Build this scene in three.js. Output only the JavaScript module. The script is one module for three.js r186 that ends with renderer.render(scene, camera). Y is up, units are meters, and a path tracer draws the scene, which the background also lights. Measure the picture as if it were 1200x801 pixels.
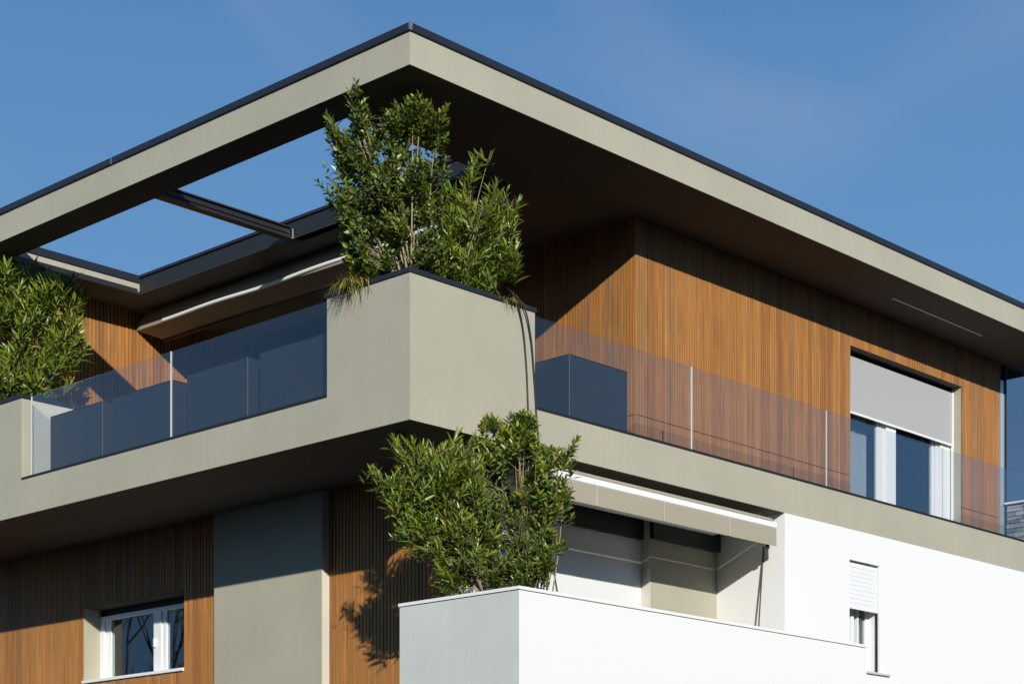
import * as THREE from 'three';
import { mergeGeometries } from 'three/addons/utils/BufferGeometryUtils.js';

// ---------------------------------------------------------------- camera, sky, sun, exposure
const renderer = new THREE.WebGLRenderer({ antialias: true });
renderer.toneMapping = THREE.LinearToneMapping;
renderer.toneMappingExposure = 1.0;
renderer.shadowMap.enabled = true;
const scene = new THREE.Scene();

// a level view camera with its lens shifted up: verticals stay vertical, the horizon lies below the frame
const PXF = 2228.7, YAW = 43.38 * Math.PI / 180, HOR = 1044, W = 1200, H = 801, DIST = 21, EYE = 1.6;
const FW = new THREE.Vector3(Math.cos(YAW), 0, -Math.sin(YAW)), RT = new THREE.Vector3(Math.sin(YAW), 0, Math.cos(YAW));
const CAM = new THREE.Vector3().addScaledVector(FW, -DIST).addScaledVector(RT, 120 / PXF * DIST); CAM.y = EYE;
const camera = new THREE.PerspectiveCamera(2 * Math.atan(HOR / PXF) * 180 / Math.PI, W / (2 * HOR), 0.1, 3000);
camera.position.copy(CAM);
camera.lookAt(CAM.clone().add(FW));
camera.setViewOffset(W, 2 * HOR, 0, 0, W, H);
camera.updateProjectionMatrix(); camera.updateMatrixWorld();

function hash(i) { let t = (i + 0x6D2B79F5) | 0; t = Math.imul(t ^ (t >>> 15), t | 1); t ^= t + Math.imul(t ^ (t >>> 7), t | 61); return ((t ^ (t >>> 14)) >>> 0) / 4294967296; }
function rng(seed) { let s = seed * 7919 + 13; return () => { s = (s + 1) | 0; return hash(Math.imul(s, 0x9E3779B1)); }; }
const mix = (a, b, t) => a + (b - a) * t, clamp = (x, a = 0, b = 1) => Math.min(b, Math.max(a, x));
// tileable value noise
function noise(x, y, px, py, seed) {
  const xi = Math.floor(x), yi = Math.floor(y), fx = x - xi, fy = y - yi, u = fx * fx * (3 - 2 * fx), v = fy * fy * (3 - 2 * fy);
  const g = (a, b) => hash((((a % px) + px) % px) * 374761 + (((b % py) + py) % py) * 668265 + seed * 9137);
  return mix(mix(g(xi, yi), g(xi + 1, yi), u), mix(g(xi, yi + 1), g(xi + 1, yi + 1), u), v);
}
function fbm(x, y, p, oct, seed, py = p) { let s = 0, a = 0.5, n = 0; for (let i = 0; i < oct; i++) { s += a * noise(x, y, p, py, seed + i); n += a; x *= 2; y *= 2; p *= 2; py *= 2; a *= 0.5; } return s / n; }

const SUN = new THREE.Vector3(-1.695, 1, 2.326).normalize();
{
  const w = 1024, h = 512, d = new Float32Array(w * h * 4);
  const hor = [0.36, 0.50, 0.66], low = [0.150, 0.335, 0.610], mid = [0.088, 0.220, 0.462], zen = [0.030, 0.095, 0.255];
  for (let j = 0; j < h; j++) for (let i = 0; i < w; i++) {
    const el = ((j + 0.5) / h - 0.5) * 180, k = (j * w + i) * 4;
    const e = Math.max(el, 0);
    const t1 = clamp(e / 12), t2 = clamp((e - 12) / 16), t3 = clamp((e - 28) / 62), s1 = t1 * (2 - t1);
    const cir = clamp((fbm(i / w * 40 , j / h * 60 + 6 * Math.sin(i / w * 6.2832 * 3), 40, 5, 91, 4096) - 0.48) * 2.4) * 0.11 * clamp(e / 8);
    for (let c = 0; c < 3; c++) {
      let v = mix(mix(mix(hor[c], low[c], s1), mid[c], t2), zen[c], t3);
      v = mix(v, 0.62, cir);
      if (el < 0) v = [0.07, 0.075, 0.07][c];
      d[k + c] = v;
    }
    d[k + 3] = 1;
  }
  const sky = new THREE.DataTexture(d, w, h, THREE.RGBAFormat, THREE.FloatType);
  sky.mapping = THREE.EquirectangularReflectionMapping; sky.magFilter = sky.minFilter = THREE.LinearFilter; sky.wrapS = THREE.RepeatWrapping; sky.needsUpdate = true;
  scene.background = sky; scene.environment = sky;
}
const sun = new THREE.DirectionalLight(new THREE.Color().setRGB(1.0, 0.955, 0.87), 4.7);
sun.position.copy(SUN).multiplyScalar(60).add(new THREE.Vector3(5, 6, -4));
sun.target.position.set(5, 6, -4);
sun.castShadow = true; sun.shadow.mapSize.set(4096, 4096);
Object.assign(sun.shadow.camera, { left: -24, right: 24, top: 18, bottom: -18, near: 1, far: 140 });
scene.add(sun, sun.target);

// ---------------------------------------------------------------- helpers
function metreUV(g, du = 0, dv = 0) {                                  // uv in metres from position, by the way each face points
  g = g.index ? g.toNonIndexed() : g;
  const p = g.attributes.position, uv = new Float32Array(p.count * 2), a = new THREE.Vector3(), b = new THREE.Vector3(), c = new THREE.Vector3(), n = new THREE.Vector3();
  for (let i = 0; i < p.count; i += 3) {
    a.fromBufferAttribute(p, i); b.fromBufferAttribute(p, i + 1); c.fromBufferAttribute(p, i + 2);
    n.copy(b).sub(a).cross(c.clone().sub(a));
    const ax = Math.abs(n.x), ay = Math.abs(n.y), az = Math.abs(n.z);
    [a, b, c].forEach((q, k) => {
      const u = ay >= ax && ay >= az ? q.x : ax > az ? -q.z : q.x, v = ay >= ax && ay >= az ? q.z : q.y;
      uv[(i + k) * 2] = u + du; uv[(i + k) * 2 + 1] = v + dv;
    });
  }
  g.setAttribute('uv', new THREE.BufferAttribute(uv, 2));
  for (const k of Object.keys(g.attributes)) if (!['position', 'normal', 'uv'].includes(k)) g.deleteAttribute(k);
  return g;
}
function bx(x0, x1, y0, y1, z0, z1) {
  if (x0 > x1) [x0, x1] = [x1, x0]; if (y0 > y1) [y0, y1] = [y1, y0]; if (z0 > z1) [z0, z1] = [z1, z0];
  return metreUV(new THREE.BoxGeometry(x1 - x0, y1 - y0, z1 - z0).translate((x0 + x1) / 2, (y0 + y1) / 2, (z0 + z1) / 2));
}
function chamfered(x0, x1, y0, y1, z0, z1, r = 0.006) {               // box with a small chamfer on its edges
  if (x0 > x1) [x0, x1] = [x1, x0]; if (z0 > z1) [z0, z1] = [z1, z0];
  const s = new THREE.Shape([[x0 + r, -z1 + r], [x1 - r, -z1 + r], [x1 - r, -z0 - r], [x0 + r, -z0 - r]].map(([a, b]) => new THREE.Vector2(a, b)));
  const g = new THREE.ExtrudeGeometry(s, { depth: y1 - y0 - 2 * r, bevelEnabled: true, bevelThickness: r, bevelSize: r, bevelSegments: 1 });
  return metreUV(g.rotateX(-Math.PI / 2).translate(0, y0 + r, 0));
}
function polyX(pts, x0, x1, holes = []) {                             // outline in (z, y), thickness along x
  const s = new THREE.Shape(pts.map(([z, y]) => new THREE.Vector2(-z, y)));
  for (const h of holes) s.holes.push(new THREE.Path(h.map(([z, y]) => new THREE.Vector2(-z, y))));
  const g = new THREE.ExtrudeGeometry(s, { depth: x1 - x0, bevelEnabled: false });
  return metreUV(g.rotateY(Math.PI / 2).translate(x0, 0, 0));
}
function polyZ(pts, z0, z1, holes = []) {                             // outline in (x, y), thickness along z
  const s = new THREE.Shape(pts.map(([x, y]) => new THREE.Vector2(x, y)));
  for (const h of holes) s.holes.push(new THREE.Path(h.map(([x, y]) => new THREE.Vector2(x, y))));
  return metreUV(new THREE.ExtrudeGeometry(s, { depth: z1 - z0, bevelEnabled: false }).translate(0, 0, z0));
}
const rect = (a0, a1, b0, b1) => [[a0, b0], [a1, b0], [a1, b1], [a0, b1]];
function mesh(name, geos, mat, parent) {
  const g = Array.isArray(geos) ? (geos.length > 1 ? mergeGeometries(geos) : geos[0]) : geos;
  const m = new THREE.Mesh(g, mat); m.name = name; m.castShadow = m.receiveShadow = true; (parent ?? scene).add(m); return m;
}
const taken = {};
function numbered(n) { const k = taken[n] = (taken[n] ?? -1) + 1; return k ? n + '_' + String(k).padStart(3, '0') : n; }
function thing(name, label, category, pos = [0, 0, 0], group) {
  const o = new THREE.Group(); o.name = numbered(name); o.position.set(...pos); o.userData = { label, category }; if (group) o.userData.group = group; scene.add(o); return o;
}
function tube(pts, r, seg = 24, rad = 6) { return new THREE.TubeGeometry(new THREE.CatmullRomCurve3(pts.map((p) => p.isVector3 ? p : new THREE.Vector3(...p))), seg, r, rad, false); }
// a pixel of the photograph and a plane that the thing touches -> a point
function ray(px, py) { return FW.clone().addScaledVector(RT, (px - 600) / PXF).addScaledVector(new THREE.Vector3(0, 1, 0), (HOR - py) / PXF); }
function hit(px, py, axis, value) { const r = ray(px, py); return CAM.clone().addScaledVector(r, (value - CAM[axis]) / r[axis]); }
function atDepth(px, py, p) { const t = new THREE.Vector3(p[0], 0, p[2]).sub(new THREE.Vector3(CAM.x, 0, CAM.z)).dot(FW); return CAM.clone().addScaledVector(ray(px, py), t); }

// ---------------------------------------------------------------- materials
function dataTex(size, fn, srgb, rep, h = size) {
  const d = new Uint8Array(size * h * 4);
  for (let j = 0; j < h; j++) for (let i = 0; i < size; i++) { const c = fn(i / size, j / h), k = (j * size + i) * 4; d[k] = clamp(c[0]) * 255; d[k + 1] = clamp(c[1]) * 255; d[k + 2] = clamp(c[2]) * 255; d[k + 3] = 255; }
  const t = new THREE.DataTexture(d, size, h); t.wrapS = t.wrapT = THREE.RepeatWrapping; t.magFilter = THREE.LinearFilter; t.minFilter = THREE.LinearMipmapLinearFilter; t.generateMipmaps = true;
  if (srgb) t.colorSpace = THREE.SRGBColorSpace; t.repeat.set(...rep); t.needsUpdate = true; return t;
}
// rendered plaster: mottled trowel tone, faint vertical rain streaks, fine grit
const plasterTone = dataTex(1024, (u, v) => {
  const a = fbm(u * 5, v * 5, 5, 5, 3), st = fbm(u * 60, v * 2, 60, 3, 17, 2), g = hash(Math.floor(u * 1024) * 1031 + Math.floor(v * 1024) * 77);
  const t = 0.965 + (a - 0.5) * 0.085 + (st - 0.5) * 0.016 + (g - 0.5) * 0.03; return [t, t, t * 0.998];
}, true, [1 / 4.1, 1 / 4.1]);
const plasterBump = dataTex(512, (u, v) => { const t = 0.6 * fbm(u * 90, v * 90, 90, 2, 5) + 0.4 * fbm(u * 14, v * 14, 14, 2, 8); return [t, t, t]; }, false, [1 / 1.3, 1 / 1.3]);
const L = (r, g, b) => new THREE.Color().setRGB(r, g, b);
const std = (c, o = {}) => new THREE.MeshStandardMaterial({ color: c, roughness: 0.85, ...o });
const plaster = (c, bump = 0.0016) => std(c, { map: plasterTone, bumpMap: plasterBump, bumpScale: bump, roughness: 0.92 });
const woodTone = dataTex(256, (u, v) => {
  const w = fbm(u * 4, v * 4, 4, 3, 41, 4) * 0.6, g = fbm(u * 24 + w * 3, v * 3, 24, 4, 23, 3), f = fbm(u * 70, v * 6, 70, 2, 29, 6), kn = fbm(u * 3, v * 5, 3, 3, 57, 5);
  const t = 0.76 + 0.20 * g + (f - 0.5) * 0.12 + (kn - 0.5) * 0.14; return [t, t * 0.985, t * 0.95];
}, true, [1 / 0.31, 1 / 2.3], 1024);
const M = {
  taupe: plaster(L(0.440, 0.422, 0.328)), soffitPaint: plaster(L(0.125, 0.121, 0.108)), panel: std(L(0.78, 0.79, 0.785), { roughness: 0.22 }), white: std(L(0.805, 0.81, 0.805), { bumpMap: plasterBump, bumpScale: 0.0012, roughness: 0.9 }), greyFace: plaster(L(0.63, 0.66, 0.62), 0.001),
  cream: plaster(L(0.66, 0.645, 0.56), 0.001),
  coping: std(L(0.026, 0.031, 0.040), { roughness: 0.42, metalness: 0.35 }),
  steel: std(L(0.021, 0.022, 0.024), { roughness: 0.5, metalness: 0.1 }),
  black: std(L(0.012, 0.012, 0.013), { roughness: 0.6 }), box: std(L(0.030, 0.033, 0.037), { roughness: 0.55 }),
  whitePaint: std(L(0.83, 0.84, 0.84), { roughness: 0.4 }), whiteMetal: std(L(0.86, 0.86, 0.85), { roughness: 0.35 }),
  paleMetal: std(L(0.55, 0.66, 0.74), { roughness: 0.3, metalness: 0.5 }),
  clip: std(L(0.22, 0.23, 0.25), { roughness: 0.4, metalness: 0.4 }),
  glass: new THREE.MeshPhysicalMaterial({ color: L(0.90, 0.91, 0.92), transmission: 1, thickness: 0, roughness: 0.0, ior: 1.5, metalness: 0 }),
  windowGlass: new THREE.MeshPhysicalMaterial({ color: L(0.8, 0.84, 0.86), transmission: 1, thickness: 0, roughness: 0.0, ior: 1.6, metalness: 0 }),
  tinted: new THREE.MeshPhysicalMaterial({ color: L(0.62, 0.60, 0.62), transmission: 1, thickness: 0, roughness: 0.0, ior: 1.5 }),
  glassEdge: std(L(0.62, 0.72, 0.68), { roughness: 0.25 }),
  fabric: std(L(0.30, 0.255, 0.175), { roughness: 0.95 }),
  fabricPlain: std(L(0.36, 0.33, 0.25), { roughness: 0.95, bumpMap: plasterBump, bumpScale: 0.002 }),
  seam: std(L(0.45, 0.42, 0.33), { roughness: 0.95 }),
  blind: std(L(0.40, 0.405, 0.42), { roughness: 0.9 }), curtain: std(L(0.6, 0.6, 0.58), { roughness: 1 }),
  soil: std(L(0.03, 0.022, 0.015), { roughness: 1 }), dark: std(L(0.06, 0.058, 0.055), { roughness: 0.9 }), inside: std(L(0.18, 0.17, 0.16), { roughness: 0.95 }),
  hose: std(L(0.012, 0.012, 0.013), { roughness: 0.5 }), bark: std(L(0.30, 0.245, 0.16), { roughness: 0.9 }), oldBark: std(L(0.10, 0.085, 0.07), { roughness: 0.95 }),
  gravel: std(L(0.05, 0.05, 0.048), { roughness: 1, map: plasterTone }), asphalt: std(L(0.035, 0.036, 0.035), { roughness: 0.95, map: plasterTone }),
  backing: std(L(0.035, 0.02, 0.012), { roughness: 0.9 }),
};
M.tiles = M.gravel;
// timber: a handful of stain tones, from fresh oil to silvered
const woodTints = [[0.60, 0.292, 0.082], [0.585, 0.282, 0.078], [0.62, 0.305, 0.088], [0.545, 0.262, 0.074], [0.60, 0.288, 0.078], [0.57, 0.288, 0.095], [0.47, 0.225, 0.070], [0.48, 0.265, 0.110], [0.63, 0.312, 0.092]]
  
  .map((c) => std(L(c[0] * 0.92, c[1] * 0.865, c[2] * 0.86), { map: woodTone, bumpMap: woodTone, bumpScale: 0.0012, roughness: 0.62 }));

// ---------------------------------------------------------------- the setting: ground and road
{
  const g = new THREE.PlaneGeometry(1200, 1200).rotateX(-Math.PI / 2); const m = mesh('ground', metreUV(g), M.asphalt); m.userData.kind = 'structure';
  m.position.y = 0;
}

// ---------------------------------------------------------------- the house
const SOF = 10.73, SLAB = 6.81, SILL = 7.30, PLT = 8.44, FLOOR = 7.28, LOWF = 3.9, XE = 17, ZE = -13, XR = 16.28;
const house = thing('house', 'modern two storey house with taupe overhanging flat roof, timber slat walls and white base', 'house');

// roof: slab with the pergola opening, raised rim, metal copings
const OX0 = 0.5, OX1 = 2.795, OZ0 = -1.6, OZ1 = -8.95;
{
  const plan = (outer, holes, y0, y1) => {
    const s = new THREE.Shape(outer.map(([x, z]) => new THREE.Vector2(x, -z))); for (const h of holes) s.holes.push(new THREE.Path(h.map(([x, z]) => new THREE.Vector2(x, -z))));
    return metreUV(new THREE.ExtrudeGeometry(s, { depth: y1 - y0, bevelEnabled: false }).rotateX(-Math.PI / 2).translate(0, y0, 0));
  };
  const roof = mesh('roof', plan(rect(0, XR, 0, ZE), [rect(OX0, OX1, OZ0, OZ1)], SOF, 11.0), M.taupe, house);
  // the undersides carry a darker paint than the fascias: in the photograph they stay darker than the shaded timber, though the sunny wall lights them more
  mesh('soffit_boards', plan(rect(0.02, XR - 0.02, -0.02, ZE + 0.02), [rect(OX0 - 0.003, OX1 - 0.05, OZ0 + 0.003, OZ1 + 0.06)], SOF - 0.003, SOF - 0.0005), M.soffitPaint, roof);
  mesh('fascia_rim', plan(rect(0, XR, 0, ZE), [rect(0.3, XR - 0.3, -0.3, ZE + 0.3)], 11.0, 11.098), M.taupe, roof);
  // copings along the left eave (joint at one third) and the right eave
  const jz = hit(130, 187, 'x', -0.02).z, c0 = 11.098, c1 = 11.188;
  mesh('coping', chamfered(-0.025, 0.33, c0, c1, 0.025, jz + 0.004), M.coping, roof);
  mesh('coping', chamfered(-0.025, 0.33, c0, c1, jz - 0.004, ZE - 0.025), M.coping, roof);
  mesh('coping', chamfered(0.334, 9.6, c0, c1, 0.025, -0.33), M.coping, roof);
  mesh('coping', chamfered(9.606, XR + 0.02, c0, c1, 0.025, -0.33), M.coping, roof);
  mesh('coping_clip', [bx(-0.028, 0.0, c0 + 0.004, c1 + 0.003, 0.03, 0.012), bx(0.0, 0.014, c0 + 0.004, c1 + 0.003, 0.03, 0.02)], M.clip, roof);
  mesh('coping_clip', bx(-0.03, 0.0, c0 + 0.004, c1 + 0.003, jz + 0.008, jz - 0.008), M.clip, roof);
  // steel channel along the inner roof edge and the far beam of the opening
  const ch = mesh('steel_channel', [bx(OX1 - 0.004, OX1 + 0.10, SOF - 0.003, 11.035, OZ0 + 0.002, OZ1 - 0.3), bx(OX1 - 0.045, OX1 - 0.004, SOF - 0.003, SOF + 0.05, OZ0, OZ1), bx(OX1 - 0.03, OX1 - 0.004, 10.995, 11.035, OZ0, OZ1)], M.steel, roof);
  mesh('steel_channel', [bx(OX0 + 0.002, OX1 - 0.05, SOF - 0.004, 10.765, OZ1 + 0.06, OZ1 - 0.02), bx(OX0 + 0.002, OX1 - 0.05, 10.765, 10.822, OZ1 + 0.02, OZ1 + 0.002)], M.steel, roof);
  mesh('coping', chamfered(OX0, OX1, 10.915, 11.035, OZ1 + 0.022, OZ1 - 0.3), M.coping, roof);
  mesh('joint_plate', bx(OX1 - 0.052, OX1 - 0.045, SOF, 10.83, OZ1 + 0.03, OZ1 + 0.04), M.paleMetal, roof);
  // slot diffuser in the soffit
  const a = hit(1046, 349, 'y', SOF), b = hit(1151, 393, 'y', SOF);
  mesh('soffit_slot', bx(a.x, b.x, SOF - 0.007, SOF - 0.0035, a.z + 0.014, a.z - 0.014), M.whitePaint, roof);
  const beam = mesh('cross_beam', [bx(OX0 + 0.003, OX1 - 0.05, SOF + 0.002, SOF + 0.022, -5.27, -5.41), bx(OX0 + 0.003, OX1 - 0.05, SOF + 0.022, SOF + 0.15, -5.315, -5.355), bx(OX0 + 0.003, OX1 - 0.05, SOF + 0.15, SOF + 0.17, -5.28, -5.40), bx(OX0 + 0.003, OX1 - 0.05, SOF + 0.07, SOF + 0.082, -5.295, -5.315)], M.steel, house);
  mesh('joint_plate', bx(OX1 - 0.053, OX1 - 0.046, SOF, SOF + 0.14, -5.255, -5.268), M.paleMetal, beam);
}

const LX = 1.88, PX = 1.755, RX = 7.118, RZ = -1.173;
// balcony: parapet walls, slab, planters
{
  const left = mesh('balcony_parapet', polyX([[0, SLAB], [0, PLT], [-1.385, PLT], [-1.385, SILL], [-7.8, SILL], [-7.8, PLT], [ZE, PLT], [ZE, SLAB]], 0, 0.15), M.taupe, house);
  const right = mesh('balcony_parapet', polyZ([[0.15, SLAB], [XE, SLAB], [XE, SILL], [2.04, SILL], [2.04, PLT], [0.15, PLT]], -0.15, 0), M.taupe, house);
  const slab = mesh('balcony_slab', bx(0.15, XE, SLAB, FLOOR, -0.15, ZE), M.taupe, house);
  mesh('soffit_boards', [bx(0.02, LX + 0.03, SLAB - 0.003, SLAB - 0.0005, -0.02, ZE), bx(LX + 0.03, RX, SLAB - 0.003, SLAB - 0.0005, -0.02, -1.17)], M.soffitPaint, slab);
  const pw = mesh('planter_wall', [bx(0.15, 2.04, FLOOR + 0.002, PLT, -1.26, -1.385), bx(1.92, 2.04, FLOOR + 0.002, PLT, -0.15, -1.26)], M.taupe, house);
  mesh('soil', bx(0.15, 1.92, 7.5, 8.36, -0.15, -1.26), M.soil, pw);
  const pf = mesh('planter_wall', [bx(0.15, 1.3, FLOOR + 0.002, PLT, -7.8, -7.92), bx(1.18, 1.3, FLOOR + 0.002, PLT, -7.92, -9.6)], M.cream, house);
  mesh('soil', bx(0.15, 1.18, 7.5, 8.36, -7.92, -9.6), M.soil, pf);
  // dark caps
  const y0 = PLT, y1 = PLT + 0.05;
  mesh('planter_cap', [bx(-0.018, 0.16, y0, y1, 0.018, -1.41), bx(0.16, 2.06, y0, y1, 0.018, -0.16), bx(0.16, 2.06, y0, y1, -1.25, -1.41), bx(1.91, 2.06, y0, y1, -0.16, -1.25)], M.coping, pw);
  mesh('planter_cap', [bx(-0.018, 0.16, y0, y1, -7.775, ZE), bx(0.16, 1.32, y0, y1, -7.775, -7.93), bx(1.17, 1.32, y0, y1, -7.93, -9.58)], M.coping, pf);
  mesh('sill_channel', bx(-0.008, 0.12, SILL, SILL + 0.03, -1.387, -7.798), M.black, left);
  mesh('sill_channel', bx(2.042, XE, SILL, SILL + 0.03, -0.12, 0.008), M.black, right);
  mesh('edge_channel', bx(0.02, 0.11, SILL + 0.03, PLT - 0.002, -1.387, -1.412), M.black, left);
  mesh('floor_tiles', [bx(2.06, 15.2, FLOOR, FLOOR + 0.015, -0.16, -1.2), bx(0.16, 5.3, FLOOR, FLOOR + 0.015, -1.42, -7.79)], M.tiles, house);
}

// timber slat cladding: each slat its own mesh
const slatGeo = new Map();
function slatShape(key, w, d, runs, along, v) {                       // runs: [[y0, y1], ...]; along 'x' or 'z' names the wall's direction
  const k = [key, v].join();
  if (!slatGeo.has(k)) {
    const parts = runs.map(([y0, y1]) => { const g = along === 'x' ? bx(-w / 2, w / 2, y0, y1, 0, d) : bx(-d, 0, y0, y1, -w / 2, w / 2); return metreUV(g, v * 0.37 + 0.11, v * 0.71); });
    slatGeo.set(k, parts.length > 1 ? mergeGeometries(parts) : parts[0]);
  }
  return slatGeo.get(k);
}
function clad(parent, key, along, from, to, plane, pitch, runs, tints, seed, joined = false) {
  const r = rng(seed), n = Math.max(1, Math.round(Math.abs(to - from) / pitch)), list = []; let tint = 0, left = 0;
  for (let i = 0; i < n; i++) {
    const c = mix(from, to, (i + 0.5) / n), p = Math.abs(to - from) / n;
    if (left-- <= 0) { tint = Math.floor(r() * tints.length); left = Math.floor(r() * 3); }
    const g = slatShape(key, p * 0.77, 0.026, runs, along, Math.floor(r() * 9)), out = (r() - 0.5) * 0.004;
    if (joined) { const q = g.clone(); q.translate(along === 'x' ? c : plane + out, 0, along === 'x' ? plane + out : c); (list[tint] ??= []).push(q); continue; }
    const m = mesh('slat', g, tints[tint], parent); m.position.set(along === 'x' ? c : plane + out, 0, along === 'x' ? plane + out : c);
  }
  if (joined) list.forEach((l, i) => { if (l) { const m = mesh('slat_rows', l, tints[i], parent); m.userData.kind = 'stuff'; } });
}
const WZ = -1.207, WX = 5.361, DX0 = 10.58, DX1 = 13.96, DY = 10.075, RX1 = 15.2;
{
  const zb = WZ - 0.026, base = FLOOR + 0.02, seam = 8.05;
  const full = [[base, seam - 0.006], [seam + 0.006, SOF - 0.004]];
  const front = mesh('timber_wall', [polyZ([[WX + 0.026, FLOOR], [RX1, FLOOR], [RX1, SOF], [WX + 0.026, SOF]], zb - 0.02, zb, [rect(DX0, DX1, FLOOR + 0.02, DY)])], M.backing, house);
  clad(front, 'upA', 'x', WX + 0.028, DX0, zb, 0.0545, full, woodTints, 5);
  clad(front, 'upB', 'x', DX0, DX1, zb, 0.0545, [[DY, SOF - 0.004]], woodTints, 6);
  clad(front, 'upC', 'x', DX1, RX1, zb, 0.0545, full, woodTints, 7);
  const side = mesh('timber_wall', bx(WX + 0.026, WX + 0.05, FLOOR, SOF, WZ - 0.05, -4.2), M.backing, house);
  clad(side, 'upD', 'z', WZ - 0.006, -4.2, WX + 0.026, 0.0545, full, woodTints, 8);
  mesh('corner_strip', bx(WX, WX + 0.026, FLOOR + 0.02, SOF - 0.003, WZ, WZ - 0.004), woodTints[2], side);
  // far end wall of the roof terrace
  const zf = -9.6, far = mesh('timber_wall', bx(0.2, 5.36, FLOOR, SOF, zf - 0.03, zf - 0.2), M.backing, house);
  clad(far, 'upE', 'x', 0.2, 5.36, zf - 0.03, 0.068, [[base, SOF - 0.004]], woodTints, 9, true);
  // structural walls behind the cladding
  mesh('wall', [polyZ([[WX + 0.05, FLOOR], [RX1, FLOOR], [RX1, SOF], [WX + 0.05, SOF]], zb - 0.3, zb - 0.022, [rect(DX0, DX1, FLOOR + 0.02, DY)]),
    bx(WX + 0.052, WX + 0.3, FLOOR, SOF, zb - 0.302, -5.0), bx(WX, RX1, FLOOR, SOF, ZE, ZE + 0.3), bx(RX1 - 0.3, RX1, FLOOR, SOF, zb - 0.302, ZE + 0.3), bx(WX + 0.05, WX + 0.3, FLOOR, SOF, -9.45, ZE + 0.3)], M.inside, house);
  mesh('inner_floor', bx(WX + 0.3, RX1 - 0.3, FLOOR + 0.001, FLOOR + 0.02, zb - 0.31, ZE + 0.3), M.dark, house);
  // dark sliding glazing of the roof terrace
  const gl = mesh('terrace_glazing', [bx(WX + 0.05, WX + 0.13, SOF - 0.3, SOF, -5.0, -9.45), bx(WX + 0.05, WX + 0.13, FLOOR + 0.02, FLOOR + 0.1, -5, -9.45), ...[-5.04, -6.5, -7.98, -9.41].map((z) => bx(WX + 0.05, WX + 0.13, FLOOR + 0.1, SOF - 0.3, z - 0.04, z + 0.04))], M.black, house);
  for (const [a, b] of [[-5.08, -6.46], [-6.54, -7.94], [-8.02, -9.37]]) mesh('pane', bx(WX + 0.08, WX + 0.095, FLOOR + 0.1, SOF - 0.3, a, b), M.windowGlass, gl);
}

// balcony door with a half lowered screen blind
{
  const zf = -1.44, d = mesh('balcony_door', [bx(DX0 + 0.002, DX0 + 0.10, FLOOR + 0.02, DY - 0.1, zf, zf - 0.09), bx(DX1 - 0.32, DX1 - 0.012, FLOOR + 0.02, DY - 0.1, zf + 0.003, zf - 0.05), bx(DX0 + 0.1, DX1 - 0.1, FLOOR + 0.02, FLOOR + 0.12, zf, zf - 0.09), bx(DX0 + 0.1, DX1 - 0.1, DY - 0.22, DY - 0.12, zf - 0.002, zf - 0.09)], M.whitePaint, house);
  const s0 = hit(1030, 500, 'z', zf).x, s1 = hit(1039, 500, 'z', zf).x, s2 = hit(1049.5, 500, 'z', zf).x;
  mesh('mullion', bx(s1, s2, FLOOR + 0.12, DY - 0.22, zf + 0.01, zf - 0.08), M.whitePaint, d);
  mesh('stile', bx(s0, s1 - 0.012, FLOOR + 0.12, DY - 0.22, zf - 0.03, zf - 0.08), M.whitePaint, d);
  mesh('stile', [bx(DX1 - 0.50, DX1 - 0.43, FLOOR + 0.12, DY - 0.22, zf - 0.055, zf - 0.11), bx(DX1 - 0.41, DX1 - 0.335, FLOOR + 0.12, DY - 0.22, zf - 0.03, zf - 0.08)], M.whitePaint, d);
  mesh('pane', bx(DX0 + 0.1, s0, FLOOR + 0.12, DY - 0.22, zf - 0.05, zf - 0.06), M.windowGlass, d);
  mesh('pane', bx(s2, DX1 - 0.5, FLOOR + 0.12, DY - 0.22, zf - 0.075, zf - 0.085), M.windowGlass, d);
  const pleat = (x0, x1, z, n, amp) => { const g = new THREE.PlaneGeometry(x1 - x0, 2.6, n * 6, 1), p = g.attributes.position; for (let i = 0; i < p.count; i++) p.setZ(i, Math.sin((p.getX(i) - x0) / (x1 - x0) * n * 6.283) * amp * (0.7 + 0.5 * hash(Math.floor(p.getX(i) * 30)))); g.computeVertexNormals(); return g.translate((x0 + x1) / 2, FLOOR + 1.35, z); };
  mesh('curtain', pleat(s0 - 0.5, s0 + 0.05, zf - 0.28, 7, 0.03), M.curtain, d);
  mesh('reveal', [bx(DX1 - 0.012, DX1 - 0.001, FLOOR + 0.02, DY - 0.003, WZ - 0.03, zf - 0.1)], M.taupe, d);
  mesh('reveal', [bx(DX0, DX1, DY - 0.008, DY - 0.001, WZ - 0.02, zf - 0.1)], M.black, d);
  const bl = mesh('screen_blind', bx(DX0 + 0.004, DX1 - 0.03, 9.135, DY - 0.07, zf + 0.05, zf + 0.053), M.blind, d);
  bl.geometry = metreUV(bl.geometry);
  const zz = zf + 0.052;
  mesh('hem_bar', chamfered(DX0 + 0.004, DX1 - 0.03, 9.10, 9.135, zz - 0.012, zz + 0.012, 0.004), M.whiteMetal, d);
  mesh('guide_rail', bx(DX1 - 0.03, DX1 - 0.013, FLOOR + 0.02, DY - 0.01, zz - 0.02, zz + 0.02), M.whiteMetal, d);
}

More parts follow.
